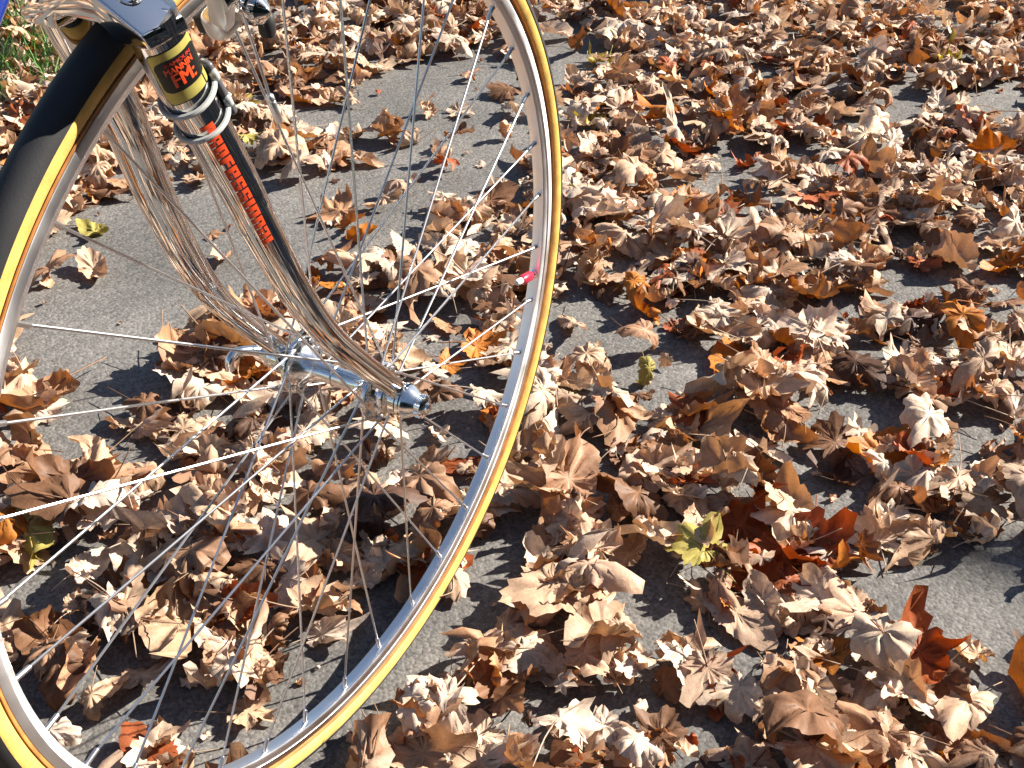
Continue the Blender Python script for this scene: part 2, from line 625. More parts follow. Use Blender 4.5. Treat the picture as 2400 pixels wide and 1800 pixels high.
# height field so that leaves pile on each other instead of passing through
HX0, HX1, HY0, HY1, HC = -2.2, 5.0, -3.2, 4.2, 0.01
HN = (int((HX1 - HX0) / HC), int((HY1 - HY0) / HC))
HF = np.zeros(HN)
PATCH = [  # bare patches of path, outlined in the photograph's 2212 px view, with the share of leaves kept
    ([(130, 470), (240, 405), (420, 395), (640, 370), (700, 400), (690, 580), (540, 640), (420, 690), (370, 790), (260, 900), (130, 870), (10, 800), (10, 640), (90, 550)], .0),
    ([(640, 240), (740, 220), (850, 135), (1090, 100), (1150, 230), (1160, 420), (1010, 430), (900, 500), (760, 560), (690, 580), (640, 400)], .06),
    ([(1130, 40), (1330, 60), (1300, 130), (1230, 160), (1210, 230), (1165, 140)], .05),
    ([(1880, 175), (2080, 195), (2212, 190), (2212, 265), (2080, 262), (1930, 258)], .12),
    ([(1200, 590), (1330, 640), (1345, 705), (1235, 750), (1170, 720)], .05),
    ([(1920, 560), (2060, 570), (2200, 600), (2212, 690), (2050, 640), (1930, 650)], .25),
    ([(1880, 1240), (2080, 1230), (2240, 1280), (2260, 1580), (2120, 1530), (1970, 1410), (1860, 1330)], .0),
    ([(1040, 1070), (1160, 1090), (1190, 1180), (1080, 1250), (1010, 1190)], .1),
    ([(900, 880), (1010, 860), (1040, 940), (990, 1040), (880, 1060)], .15),
    ([(120, 1440), (340, 1440), (430, 1560), (260, 1650), (120, 1580)], .2),
    ([(1400, 690), (1480, 650), (1500, 720), (1420, 760)], .1),
    ([(640, 1010), (800, 960), (860, 1050), (740, 1090)], .3),
]


def inpoly(P, x, y):
    c = False
    j = len(P) - 1
    for i in range(len(P)):
        (xi, yi), (xj, yj) = P[i], P[j]
        if (yi > y) != (yj > y) and x < (xj - xi) * (y - yi) / (yj - yi) + xi:
            c = not c
        j = i
    return c


def keep(x, y):
    (p,), (zc,) = pix((x, y, 0.01))
    if abs(y) < 0.05 and -0.16 < x < 0.12:      # the tyre stands here
        return 0
    if zc > .1:
        for P, k in PATCH:
            if inpoly(P, p[0], p[1]):
                return k
    c = .5 + .5 * math.sin(x * 7.3 + 2.1 * math.sin(y * 5.1)) * math.sin(y * 8.7 + 1.7 * math.sin(x * 4.2))
    return (.55 + .45 * c) * (.68 if y > VERGE_Y + .08 else 1)


def euler(yaw, tx, ty, flip):
    M = Matrix.Rotation(yaw, 3, 'Z') @ Matrix.Rotation(tx, 3, 'X') @ Matrix.Rotation(ty, 3, 'Y')
    if flip:
        M = M @ Matrix.Rotation(PI, 3, 'X')
    return M


def settle(X, x, y, pct=55, grow=.75, cap=.055, base=0.0):
    """rest rotated leaf points X on what lies below (x, y); returns z offset and records the leaf"""
    ix = np.clip(((X[:, 0] + x - HX0) / HC).astype(int), 0, HN[0] - 1)
    iy = np.clip(((X[:, 1] + y - HY0) / HC).astype(int), 0, HN[1] - 1)
    h = HF[ix, iy]
    z = max(np.percentile(h - X[:, 2], pct), base + .0012 - X[:, 2].min())
    top = np.minimum(X[:, 2] + z, cap)
    np.maximum.at(HF, (ix, iy), h + (top - h).clip(0) * grow)
    return z


def pick_type(x, y):
    return TN[rng.choice(len(TN), p=np.array(TW) / sum(TW))]


def tint(t):
    c = np.array(TYPES[t]) * rng.uniform(.82, 1.15)
    return np.clip(c * (1 + rng.normal(0, .03) * np.array([.4, 0, -1.0])), .01, .8)


def rand_pose(upright=.05):
    if rng.random() < upright:
        tx, ty = rng.normal(0, .9), rng.normal(0, .9)
    else:
        tx, ty = rng.normal(0, .24), rng.normal(0, .24)
    return rng.uniform(0, 2 * PI), tx, ty, rng.random() < .42


litV, litF, litT, litVe = [], [], [], []
litN = 0


def bake(geo, M, sc, x, y, t, stem=True, base=0.0, pct=55):
    global litN
    X, F_, ve, st = geo
    A = np.array(M) * sc
    Y = X @ A.T
    z = settle(Y, x, y, pct, base=base)
    Y = Y + np.array([x, y, z])
    litV.append(Y)
    litF.extend([tuple(i + litN for i in f) for f in F_])
    litN += len(Y)
    litT.append(np.tile(t, (len(Y), 1)))
    litVe.append(ve)
    if stem and st is not None:
        SV = np.array([tuple(v) for v in st[0]]) @ A.T + np.array([x, y, z])
        SV[:, 2] = np.maximum(SV[:, 2], base + .001)
        litV.append(SV)
        litF.extend([tuple(i + litN for i in f) for f in st[1]])
        litN += len(SV)
        litT.append(np.tile(t * .8, (len(SV), 1)))
        litVe.append(np.zeros(len(SV)))


def in_frame(x, y, mrg=60):
    (p,), (zc,) = pix((x, y, 0.01))
    return zc > .1 and -mrg < p[0] < 2212 + mrg and -mrg < p[1] < 1659 + mrg


# 1) everything outside the frame and the verge: light leaves, one mass
for i in range(8200):
    x, y = rng.uniform(-2.0, 4.6), rng.uniform(-3.0, 3.6)
    if in_frame(x, y, 40) or rng.random() > keep(x, y) or rng.random() > 1.35 - .22 * math.hypot(x - .9, y - .6):
        continue
    base = 0.0 if y < VERGE_Y else -0.02
    yaw, a, b, fl = rand_pose(.04)
    bake(LL[rng.integers(len(LL))], euler(yaw, a, b, fl), rng.uniform(.042, .068), x, y, tint(pick_type(x, y)), False, base)
# 2) lower layer in the frame
nlow = 0
fr = []
for i in range(40000):
    x, y = rng.uniform(-0.5, 2.9), rng.uniform(-0.9, 2.4)
    if not in_frame(x, y, 70):
        continue
    if rng.random() > keep(x, y):
        continue
    fr.append((x, y))
    if len(fr) >= 2700:
        break
fr = np.array(fr)
for x, y in fr[:2150]:
    yaw, a, b, fl = rand_pose(.06)
    bake(LV[rng.integers(NV)], euler(yaw, a, b, fl), rng.uniform(.026, .050), x, y, tint(pick_type(x, y)), True, 0.0 if y < VERGE_Y else -.02)
# 3) crumbs and torn bits between the leaves
for i in range(4200):
    x, y = rng.uniform(-0.5, 2.7), rng.uniform(-0.9, 2.2)
    if not in_frame(x, y, 50) or rng.random() > keep(x, y) + .12:
        continue
    yaw, a, b, fl = rand_pose(.2)
    bake(LL[rng.integers(len(LL))], euler(yaw, a, b, fl), rng.uniform(.004, .019), x, y, tint(pick_type(x, y)), False, 0.0 if y < VERGE_Y else -.02, 80)

# 4) the leaves that show largest: things of their own, each blade with its stalk
leaf_me, stem_me = [], []
for i, (X, F_, ve, st) in enumerate(LV):
    me = bpy.data.meshes.new("fallen_leaf")
    me.from_pydata([tuple(v) for v in X], [], F_)
    me.polygons.foreach_set("use_smooth", [True] * len(me.polygons))
    set_attr(me, "vein", ve)
    me.materials.append(LEAF)
    leaf_me.append(me)
    ms = bpy.data.meshes.new("stem")
    ms.from_pydata([tuple(v) for v in st[0]], [], st[1])
    ms.polygons.foreach_set("use_smooth", [True] * len(ms.polygons))
    ms.materials.append(LEAF)
    stem_me.append(ms)


def where(x, y):
    (p,), _ = pix((x, y, 0.01))
    px, py = p
    inside = ((px - 600) / 610) ** 2 + ((py - 800) / 900) ** 2 < 1
    if y > VERGE_Y - .05:
        return "on the grassy verge"
    if py > 1250 and px < 560:
        return "through lower left of wheel"
    if px < 330 and py < 1250:
        return "left of the fork blades"
    if px < 660 and py < 520:
        return "behind fork and brake"
    if px < 700 and inside:
        return "below hub between spokes" if py > 900 else "beside hub between spokes"
    if inside:
        return "right of hub between spokes" if py > 620 else "between upper right spokes"
    if px < 1560:
        return "upper centre beyond wheel" if py < 420 else ("just right of tyre" if py < 1050 else "below the tyre")
    if px < 1900:
        return "in top right drift" if py < 380 else ("amid the right-hand drift" if py < 1000 else "in lower right drift")
    return "near top right corner" if py < 480 else ("by right edge, halfway down" if py < 1130 else "near lower right corner")


LEAVES = []


def place_leaf(x, y, sc, v, pose, t, extra=None, pct=62):
    yaw, a, b, fl = pose
    M = euler(yaw, a, b, fl)
    X = LV[v][0] @ (np.array(M) * sc).T
    base = 0.0 if y < VERGE_Y else -.02
    z = settle(X, x, y, pct, base=base)
    o = link("fallen_leaf", leaf_me[v])
    o.matrix_world = Matrix.Translation((x, y, z)) @ (M.to_4x4() @ Matrix.Scale(sc, 4))
    c = tint(t)
    o.color = (*c, 1)
    s = link("stem", stem_me[v], o)
    s.color = (*(c * .75), 1)
    size = "large" if sc > .052 else ("small" if sc < .041 else "mid-sized")
    up = abs(a) + abs(b) > 1.1
    height = float(np.ptp(X[:, 2]))
    state = "standing on edge" if up else ("tightly curled" if height > .062 else ("curled" if height > .04 else "lying nearly flat"))
    lab = f"{t} dry leaf {extra}" if extra else f"{size} {t} dry leaf, {state}, {where(x, y)}"
    LEAVES.append((lab, float(pix((x, y, .01))[0][0][0]), o))
    return o


# leaves the photograph shows lying alone on the bare path
SOLO = [(205, 507, .030, 'yellow green', "alone on the bare path left of the fork"),
        (120, 620, .044, 'light brown', "on the bare path by the left tyre edge"),
        (205, 588, .040, 'pale tan', "on the bare path between left tyre and rear fork blade"),
        (480, 565, .034, 'pale tan', "between the two fork blades"),
        (245, 430, .036, 'brown', "casting a shadow left of the far fork blade"),
        (650, 320, .052, 'pale tan', "flat heap just right of the fork lettering"),
        (715, 345, .052, 'light brown', "flat heap just right of the fork lettering, right leaf"),
        (655, 390, .040, 'pale tan', "below the flat heap right of the fork lettering"),
        (860, 425, .036, 'pale tan', "alone on bare path in the upper spokes"),
        (930, 250, .034, 'pale tan', "in the upper centre seen between the top spokes"),
        (1010, 175, .036, 'light brown', "on bare path left of the rim near the top"),
        (790, 300, .036, 'pale tan', "on bare path right of the brake cable end"),
        (860, 305, .036, 'pale tan', "on bare path between top spokes, second from the cable end"),
        (990, 245, .036, 'beige', "on bare path between top spokes, near the rim"),
        (985, 320, .038, 'brown', "on bare path a little left of the rim"),
        (960, 370, .034, 'rust red', "upright reddish one left of the rim"),
        (1100, 245, .040, 'beige', "against the rim in the upper part"),
        (1060, 460, .044, 'brown', "by the rim beside a white spoke"),
        (1700, 500, .050, 'beige', "in the middle of the right-hand drift, brightest"),
        (1720, 820, .060, 'rust red', "big dark one in the centre of the right-hand drift"),
        (1400, 530, .060, 'beige', "broad one right of the tyre"),
        (1200, 1320, .062, 'pale tan', "broad one on the path below the tyre"),
        (1230, 1090, .056, 'light brown', "right of the tyre on bare path"),
        (1760, 1240, .052, 'orange', "in the drift at the lower right"),
        (2130, 360, .056, 'orange', "by the right edge in the upper half"),
        (2110, 1420, .028, 'pale tan', "alone on the bare patch at the lower right"),
        (430, 1270, .056, 'light brown', "seen through the lower wheel"),
        (100, 880, .056, 'light brown', "by the left edge at mid-height"),
        (430, 800, .052, 'light brown', "by the quick-release lever"),
        (1030, 760, .048, 'orange', "seen through the spokes right of the hub")]
nind = 0
for k, (px, py, sc, t, ex) in enumerate(SOLO):
    p = ground_at(px, py)
    place_leaf(p[0], p[1], sc, (k * 5) % NV, rand_pose(.06 if t != 'rust red' else .9), t, ex)
    nind += 1
for x, y in fr[2150:]:
    if nind >= 300:
        break
    if rng.random() > .1 + 1.2 * keep(x, y):
        continue
    if abs(y) < .09 and -.20 < x < .16:
        continue
    (p,), _ = pix((x, y, 0.01))
    if not (-20 < p[0] < 2232 and -20 < p[1] < 1680):
        continue
    place_leaf(x, y, rng.uniform(.032, .054), int(rng.integers(NV)), rand_pose(.07), pick_type(x, y))
    nind += 1

ORD = ["leftmost", "second from left", "third from left", "fourth from left", "fifth from left", "sixth from left", "seventh from left",
       "eighth from left", "ninth from left", "tenth from left"]
for lab in sorted(set(l[0] for l in LEAVES)):
    same = sorted([l for l in LEAVES if l[0] == lab], key=lambda l: l[1])
    for k, (_, _, o) in enumerate(same):
        o["label"] = lab if len(same) == 1 else f"{lab}, {ORD[min(k, 9)] if k < len(same) - 1 else 'rightmost'}"
        o["category"] = "leaf"
        o["group"] = "dry leaves scattered over the path"

lv = np.concatenate(litV)
me = bpy.data.meshes.new("leaf_litter")
me.from_pydata(lv.tolist(), [], litF)
me.polygons.foreach_set("use_smooth", [True] * len(me.polygons))
set_attr(me, "vein", np.concatenate(litVe))
tt = np.concatenate(litT)
ca = me.attributes.new("tint", 'FLOAT_COLOR', 'POINT')
ca.data.foreach_set("color", np.column_stack([tt, np.ones(len(tt))]).astype(np.float32).ravel())
lit = link("leaf_litter", me, None, LITTER)
lit["kind"] = "stuff"
tag(lit, "litter of small dry brown leaves and crumbs covering the path", "leaves")

# ------------------------------------------------------------------ bicycle
bike = empty("bicycle", (0, 0, 0))
tag(bike, "blue racing bicycle with chromed fork and gum-wall front wheel crossing the leaves", "bicycle")
RC = 0.345                  # axle height
RO, RI = 0.3218, 0.3102     # rim radii
HUBX = Vector((0, 0, RC))
PHASE = 0.72984


def revolve_y(prof, seg=180):
    """closed profile of (R, y) spun about the wheel axle (local origin at the hub)"""
    V, F = [], []
    n = len(prof)
    for k in range(seg):
        a = 2 * PI * k / seg
        c, s = math.cos(a), math.sin(a)
        V += [(r * c, y, r * s) for r, y in prof]
    for k in range(seg):
        k2 = (k + 1) % seg
        for i in range(n):
            j = (i + 1) % n
            F.append((k * n + i, k * n + j, k2 * n + j, k2 * n + i))
    return V, F


def build_wheel(name, loc, rear=False):
    W = empty(name, loc, bike)
    rim = [(RI - .0003, 0), (RI, -.0032), (RI + .0003, -.0050), (RI + .0014, -.0060), (RI + .0040, -.0068), (RI + .0052, -.0073), (RI + .0058, -.0080),
           (RO - .0006, -.0080), (RO, -.0078), (RO + .0003, -.0071), (RO - .0010, -.004), (RO - .0016, 0)]
    rim = rim + [(r, -y) for r, y in rim[-2:0:-1]]
    V, F = revolve_y(rim, 220)
    mesh("rim", V, F, RIMM, W)
    tc, tr = 0.3330, 0.0112
    casing = [(tc + tr * math.sin(a), -tr * math.cos(a)) for a in np.linspace(R(-62), R(242), 40)]
    V, F = revolve_y(casing, 220)
    mesh("tyre", V, F, GUM, W)
    th = [(tc + (tr + .0006) * math.sin(a), -(tr + .0006) * math.cos(a)) for a in np.linspace(R(10), R(170), 24)]
    ti = [(tc + (tr - .0012) * math.sin(a), -(tr - .0012) * math.cos(a)) for a in np.linspace(R(170), R(10), 12)]
    V, F = revolve_y(th + ti, 220)
    mesh("tread", V, F, RUBBER, W)
    for sy in (-1, 1):
        bt = [(.3222, sy * .0077), (.3228, sy * .0083), (.3246, sy * .0092), (.3250, sy * .0086), (.3232, sy * .0074)]
        V, F = revolve_y(bt if sy < 0 else bt[::-1], 200)
        mesh("base_tape", V, F, BASET, W)
    # hub
    y = 1
    prof = [(.0052, -.0525), (.0092, -.0522), (.0092, -.0480), (.0072, -.0475), (.0072, -.0450), (.0120, -.0445), (.0128, -.0430), (.0130, -.0392),
            (.0150, -.0385), (.0222, -.0378), (.0228, -.0370), (.0228, -.0345), (.0222, -.0338), (.0180, -.0330), (.0150, -.0305), (.0118, -.0262),
            (.0088, -.0205), (.0076, -.0150), (.0074, 0)]
    prof = prof + [(r, -h) for r, h in prof[-2::-1]]
    V, F = lathe(prof, (0, 0, 0), (0, 1, 0), 44)
    mesh("hub", V, F, ALLOY, W)
    V, F = torus_ring((0, 0.004, 0), (0, 1, 0), .0077, .0006, 40, 6)
    mesh("oil_clip", V, F, STEEL, W)
    # spokes, 36, three-cross
    fr_ = .0195
    eye_me = nip_me = None
    for i in range(36):
        a = PHASE - R(10) * i
        side = -1 if i % 2 == 0 else 1
        m_ = i // 2
        sg = 1 if m_ % 2 == 0 else -1
        b = a + sg * R(60)
        out = 1 if (m_ // 1) % 2 == 0 else -1
        yo = side * (.0358 + out * .0030)
        p0 = Vector((fr_ * math.cos(b), side * .0358, fr_ * math.sin(b)))
        p1 = Vector((fr_ * math.cos(b), yo, fr_ * math.sin(b)))
        pr = Vector(((RI - .008) * math.cos(a), side * .0010, (RI - .008) * math.sin(a)))
        pe = Vector(((RI + .001) * math.cos(a), side * .0006, (RI + .001) * math.sin(a)))
        dirn = (pr - p1).normalized()
        head = lathe([(0.0, -.0011), (.0017, -.0010), (.0017, 0), (.0009, .0006)], p0 - Vector((0, 1, 0)) * (yo - p0.y) * 0.9, (0, 1 if yo > p0.y else -1, 0), 8)
        sp = tube([p0, p0 + (p1 - p0) * .8, p1 + dirn * .0012, p1 + dirn * .005, pr], .00092, 7)
        V, F = merge(sp, head)
        mesh("spoke", V, F, STEEL, W)
        dn = (pe - pr).normalized()
        V, F = lathe([(.0014, -.0035), (.0017, -.0030), (.0017, .006), (.0023, .0075), (.0024, .0098)], pr, dn, 10)
        mesh("nipple", V, F, STEEL, W)
        V, F = lathe([(.0018, .0004), (.0036, .0004), (.0040, -.0001), (.0040, -.0012), (.0018, -.0012)], pr + dn * .0085, -dn, 14, close=True)
        mesh("eyelet", V, F, DARKST, W)
    # valve with a red cap between two spoke holes
    av = R(-13.3)
    c, s = math.cos(av), math.sin(av)
    rd = Vector((-c, 0, -s))
    q = Vector((RI * c, 0, RI * s)) - rd * .001
    V, F = merge(lathe([(.0042, 0), (.0042, .003), (.0030, .0034), (.0030, .012)], q, rd, 14))
    mesh("valve_stem", V, F, ALLOY, W)
    V, F = lathe([(.0042, .008), (.0048, .009), (.0048, .024), (.0040, .026), (.0030, .0265)], q, rd, 14)
    mesh("valve_cap", V, F, REDCAP, W)
    V, F = lathe([(.0030, .0262), (.0032, .0268), (.0032, .034), (.0022, .036), (0, .0362)], q, rd, 12)
    mesh("valve_tip", V, F, WHITEP, W)
    return W


fw = build_wheel("front_wheel", HUBX)

# --- fork blades
BZ = [.664, .630, .610, .585, .555, .530, .480, .437, .396, .368, .356]
BX = [-.1442, -.1335, -.1258, -.1172, -.1083, -.1010, -.0838, -.0632, -.0345, -.0125, -.0040]
BY = [.0300, .0310, .0320, .0338, .0376, .0396, .0436, .0470, .0500, .0520, .0528]
AX_U = Vector((-.292, 0, .956)).normalized()     # steering axis, upwards
AX_P = Vector((.956, 0, .292)).normalized()      # forward, square to it


class Blade:
    def __init__(self, side):
        self.side = side
        self.C = spline([(x, side * y, z) for x, y, z in zip(BX, BY, BZ)], 6)
        self.L = [0.0]
        for a, b in zip(self.C, self.C[1:]):
            self.L.append(self.L[-1] + (b - a).length)

    def frame(self, s):
        L = self.L
        s = min(max(s, 0), L[-1] - 1e-6)
        i = max(k for k in range(len(L)) if L[k] <= s)
        i = min(i, len(L) - 2)
        t = (s - L[i]) / (L[i + 1] - L[i])
        p = self.C[i].lerp(self.C[i + 1], t)
        i0, i1 = max(i - 2, 0), min(i + 3, len(self.C) - 1)
        d = (self.C[i1] - self.C[i0]).normalized()
        lat = Vector((0, self.side, 0))
        lat = (lat - d * lat.dot(d)).normalized()
        fore = lat.cross(d)
        if fore.x < 0:
            fore = -fore
        f = s / L[-1]
        a = np.interp(f, [0, .35, .75, 1], [.0150, .0126, .0090, .0074])    # fore-aft half width
        b = np.interp(f, [0, .35, .75, 1], [.0122, .0106, .0084, .0071])    # sideways half width
        return p, d, lat, fore, a, b

    def at(self, s, ang, off=0.0):
        """ang 0 = outboard, +90 deg = rear"""
        p, d, lat, fore, a, b = self.frame(s)
        n = (lat * (math.cos(ang) / b) - fore * (math.sin(ang) / a)).normalized()
        return p + lat * (b * math.cos(ang)) - fore * (a * math.sin(ang)) + n * off

    def shell(self, s0, s1, n, seg=36):
        V, F = [], []
        for i in range(n + 1):
            for k in range(seg):
                V.append(self.at(s0 + (s1 - s0) * i / n, 2 * PI * k / seg))
        for i in range(n):
            for k in range(seg):
                k2 = (k + 1) % seg
                F.append((i * seg + k, i * seg + k2, (i + 1) * seg + k2, (i + 1) * seg + k))
        F.append(tuple(range(seg)))
        F.append(tuple(n * seg + k for k in range(seg - 1, -1, -1)))
        return V, F

    def patch(self, s0, s1, a0, a1, off, ns=4, na=8, corner=0.0):
        """a sheet laid on the blade, wrapped round it; corner rounds its corners (fraction)"""
        V, F = [], []
        for i in range(ns + 1):
            u = i / ns
            for k in range(na + 1):
                t = k / na
                cut = 0
                if corner:
                    e = min(t, 1 - t) / corner
                    if e < 1:
                        cut = corner * .8 * (1 - math.sqrt(max(0, 1 - (1 - e) ** 2)))
                uu = cut + (1 - 2 * cut) * u
                V.append(self.at(s0 + (s1 - s0) * uu, a0 + (a1 - a0) * t, off))
        for i in range(ns):
            for k in range(na):
                q = i * (na + 1) + k
                F.append((q, q + 1, q + na + 2, q + na + 1))
        return V, F


blades = {}
for side in (-1, 1):
    B = Blade(side)
    blades[side] = B
    V, F = B.shell(0.0, B.L[-1], 60)
    o = mesh("fork_blade", V, F, CHROME, bike)
    B.ob = o
    # dropout plate with the axle slot, brazed into the blade tip
    y0 = side * .0528
    pts = []
    for a in np.linspace(R(-60), R(240), 18):
        pts.append((.0125 * math.cos(a), .0125 * math.sin(a)))
    pts += [(-.0050, -.0125), (-.0048, -.002), (-.0030, .0035), (.0030, .0035), (.0048, -.002), (.0050, -.0125)]
    P3 = [(x, y0 - side * .0025, RC + z) for x, z in pts]
    V, F = extrude_poly(P3, (0, side * .005, 0))
    mesh("dropout", V, F, CHROME, o)
BR = blades[-1]


# lettering on the right blade: block letters with thin slits, reading down the blade
def glyph(ch):
    G = {
        'p': (10, [(0, 4.2, 0, 14), (5, 10, 5.6, 14), (4.2, 5, 11, 14), (4.2, 5, 5.6, 8)]),
        'r': (10, [(0, 4.2, 0, 14), (5.8, 10, 7.6, 14), (5.8, 10, 0, 6.2), (4.2, 5.8, 11.6, 14), (4.2, 5.8, 5.6, 8)]),
        'o': (10, [(0, 4.2, 0, 14), (5.8, 10, 0, 14), (4.2, 5.8, 11.4, 14), (4.2, 5.8, 0, 2.6)]),
        'f': (9.4, [(0, 4.6, 0, 14), (4.6, 9.4, 11, 14), (4.6, 9.4, 6.2, 9.2)]),
        'e': (10, [(0, 4.0, 0, 14), (5.8, 10, 6.6, 14), (4.0, 5.8, 11.6, 14), (4.0, 10, 0, 2.6), (5.8, 10, 2.6, 4.6), (4.0, 5.8, 6.6, 8.4)]),
        's': (10, [(0, 4.0, 6.2, 14), (4.0, 5.8, 11.6, 14), (5.8, 10, 9.6, 14), (4.0, 10, 6.2, 8.2), (5.8, 10, 0, 6.2), (0, 5.8, 0, 2.4), (0, 4.0, 2.4, 4.6)]),
        'i': (4.6, [(0, 4.6, 0, 14)]),
        'n': (10, [(0, 4.2, 0, 14), (5.8, 10, 0, 14), (4.2, 5.8, 11.4, 14)]),
        'a': (10, [(5.8, 10, 0, 14), (0, 5.8, 11.6, 14), (0, 4.0, 9.8, 11.6), (0, 4.0, 0, 8.2), (4.0, 5.8, 6.4, 8.2), (4.0, 5.8, 0, 2.4)]),
        'l': (4.8, [(0, 4.8, 0, 14)]),
        '.': (2.8, [(0, 2.4, 0, 2.6)]),
    }
    return G[ch]


def blade_text(word, s0, s1, a_base, a_top, off, m, name):
    tot = sum(glyph(c)[0] + 1.5 for c in word)
    x = 0
    for c in word:
        w_, rects = glyph(c)
        parts = []
        for (x0, x1, y0, y1) in rects:
            parts.append(BR.patch(s0 + (s1 - s0) * (x + x0) / tot, s0 + (s1 - s0) * (x + x1) / tot,
                                  a_base + (a_top - a_base) * y0 / 14, a_base + (a_top - a_base) * y1 / 14, off, 2, max(2, int((y1 - y0) / 2))))
        V, F = merge(*parts)
        o = mesh(name, V, F, m, BR.ob)
        x += w_ + 1.5


def s_at_z(z):
    return float(np.interp(-z, [-c.z for c in BR.C], BR.L))


blade_text("professional.", s_at_z(.6075), s_at_z(.5235), R(47), R(13), .00025, REDINK, "letter")

# gold and black tubing badge near the crown
sb0, sb1 = s_at_z(.6515), s_at_z(.6245)
V, F = BR.patch(sb0 - .0006, sb1 + .0006, R(80), R(-46), .00012, 12, 40, .10)
mesh("badge_outline", V, F, BLKINK, BR.ob)
V, F = BR.patch(sb0, sb1, R(78), R(-44), .00022, 12, 40, .10)
mesh("badge_panel", V, F, GOLDINK, BR.ob)
V, F = BR.patch(sb0 + .0042, sb1 - .0062, R(73), R(-44), .00034, 12, 40, .22)
mesh("badge_field", V, F, BLKINK, BR.ob)
V, F = BR.patch(sb1 - .0062, sb1, R(-22), R(-26), .00034, 2, 2)
mesh("badge_line", V, F, BLKINK, BR.ob)


def badge_text(txt, sc_, a0, a1, h, m, bold=.012, off=.0005):
    cu = bpy.data.curves.new("txt", 'FONT')
    cu.body = txt
    cu.offset = 0.0
    to = bpy.data.objects.new("txt", cu)
    COL.objects.link(to)
    dg = bpy.context.evaluated_depsgraph_get()
    me0 = to.evaluated_get(dg).to_mesh()
    P = [v.co.copy() for v in me0.vertices]
    Fs = [tuple(p.vertices) for p in me0.polygons]
    bpy.data.objects.remove(to)
    bpy.data.curves.remove(cu)
    x0, x1 = min(p.x for p in P), max(p.x for p in P)
    y0, y1 = min(p.y for p in P), max(p.y for p in P)
    V, Fs = merge(*[([BR.at(sc_ + h * (.5 - (p.y - y0) / (y1 - y0)), a0 + (a1 - a0) * (p.x - x0) / (x1 - x0) + dx_, off + .00003 * q_) for p in P], Fs)
                    for q_, dx_ in enumerate((-bold, 0, bold))])
    mesh("badge_lettering", V, Fs, m, BR.ob, smooth=False)


bs = sb0
badge_text("FM:", bs + .0160, R(44), R(-8), .0074, REDINK, .028)
badge_text("MANNIN", bs + .0102, R(54), R(-14), .0034, REDINK)
badge_text("RAMOUN", bs + .0068, R(48), R(-16), .0020, REDDIM)

# two nylon ties holding a small grey sensor on the front of the right blade
for zt in (.6205, .6045):
    s = s_at_z(zt)
    P = []
    for k in range(29):
        a = R(-95) + 2 * PI * k / 28
        P.append(BR.at(s + .0030 * math.cos(a - R(40)), a, .0018 if k not in (0, 28) else .003))
    V, F = tube(P, .0016, 8)
    mesh("cable_tie", V, F, TIE, BR.ob)
    p, d, lat, fore, a_, b_ = BR.frame(s)
    c = BR.at(s - .0022, R(-52), .0030)
    nn = (c - p).normalized()
    V, F = block(c, d, nn, d.cross(nn), .0060, .0050, .0060, .0018, 3)
    mesh("tie_head", V, F, TIE, BR.ob)
sm = s_at_z(.6130)
p, d, lat, fore, a_, b_ = BR.frame(sm)
c = BR.at(sm, R(-70), .0020)
nn = (c - p).normalized()
V, F = block(c, d, nn, d.cross(nn), .034, .005, .010, .0022, 3)
mesh("sensor", V, F, SENSOR, BR.ob)

# --- fork crown: sloping shoulders, wrapped over the blades
CC = Vector((-.1490, 0, .6685))                   # crown middle on the steering axis
hw = .0142


CR_P = Vector((1, 0, .06)).normalized()


def crown_pt(y, u, f):
    return CC + Vector((0, y, 0)) + AX_U * u + CR_P * f


half = [(.0, .0175), (.0150, .0160), (.0385, -.0040), (.0418, -.0068), (.0424, -.0150), (.0190, -.0150), (.0172, -.0085), (.0140, -.0052), (.0, -.0045)]
prof = half + [(-y, u) for y, u in half[-2:0:-1]]
P3 = [crown_pt(y, u, -hw) for y, u in prof]
V, F = extrude_poly(P3, CR_P * (2 * hw), .0016, 3)
crown = mesh("fork_crown", V, F, CHROME, bike)
# emblem on the right shoulder
e0, e1 = Vector((0, -.0150, 0)) + AX_U * .0160, Vector((0, -.0385, 0)) + AX_U * (-.0040)
sd = (e1 - e0).normalized()
en = sd.cross(CR_P).normalized()
if en.z < 0:
    en = -en
ec = CC + e0.lerp(e1, .42) + AX_P * .001
V, F = torus_ring(ec + en * .0002, en, .0066, .0007, 36, 8)
mesh("emblem_ring", V, F, CHROME, crown)
V, F = lathe([(.0, .0016), (.0030, .0013), (.0052, .0006), (.0060, .00015)], ec, en, 30)
mesh("emblem_boss", V, F, CHROME, crown)
for k, (a0, a1) in enumerate(((-70, -20), (20, 70), (150, 210))):
    pts = [ec + en * .0018 + (sd * math.cos(R((a0 + a1) / 2)) + AX_P * math.sin(R((a0 + a1) / 2))) * .0008]
    for a in (a0, a1):
        pts.append(ec + en * .0011 + (sd * math.cos(R(a)) + AX_P * math.sin(R(a))) * .0048)
    V, F = extrude_poly(pts, en * .0004)
    mesh("emblem_mark", V, F, BLUEENAM, crown, smooth=False)
V, F = lathe([(.0145, .014), (.0165, .0155), (.0168, .020), (.0178, .021), (.0178, .026), (.0168, .0275)], CC, AX_U, 36)
mesh("crown_race", V, F, STEEL, crown)

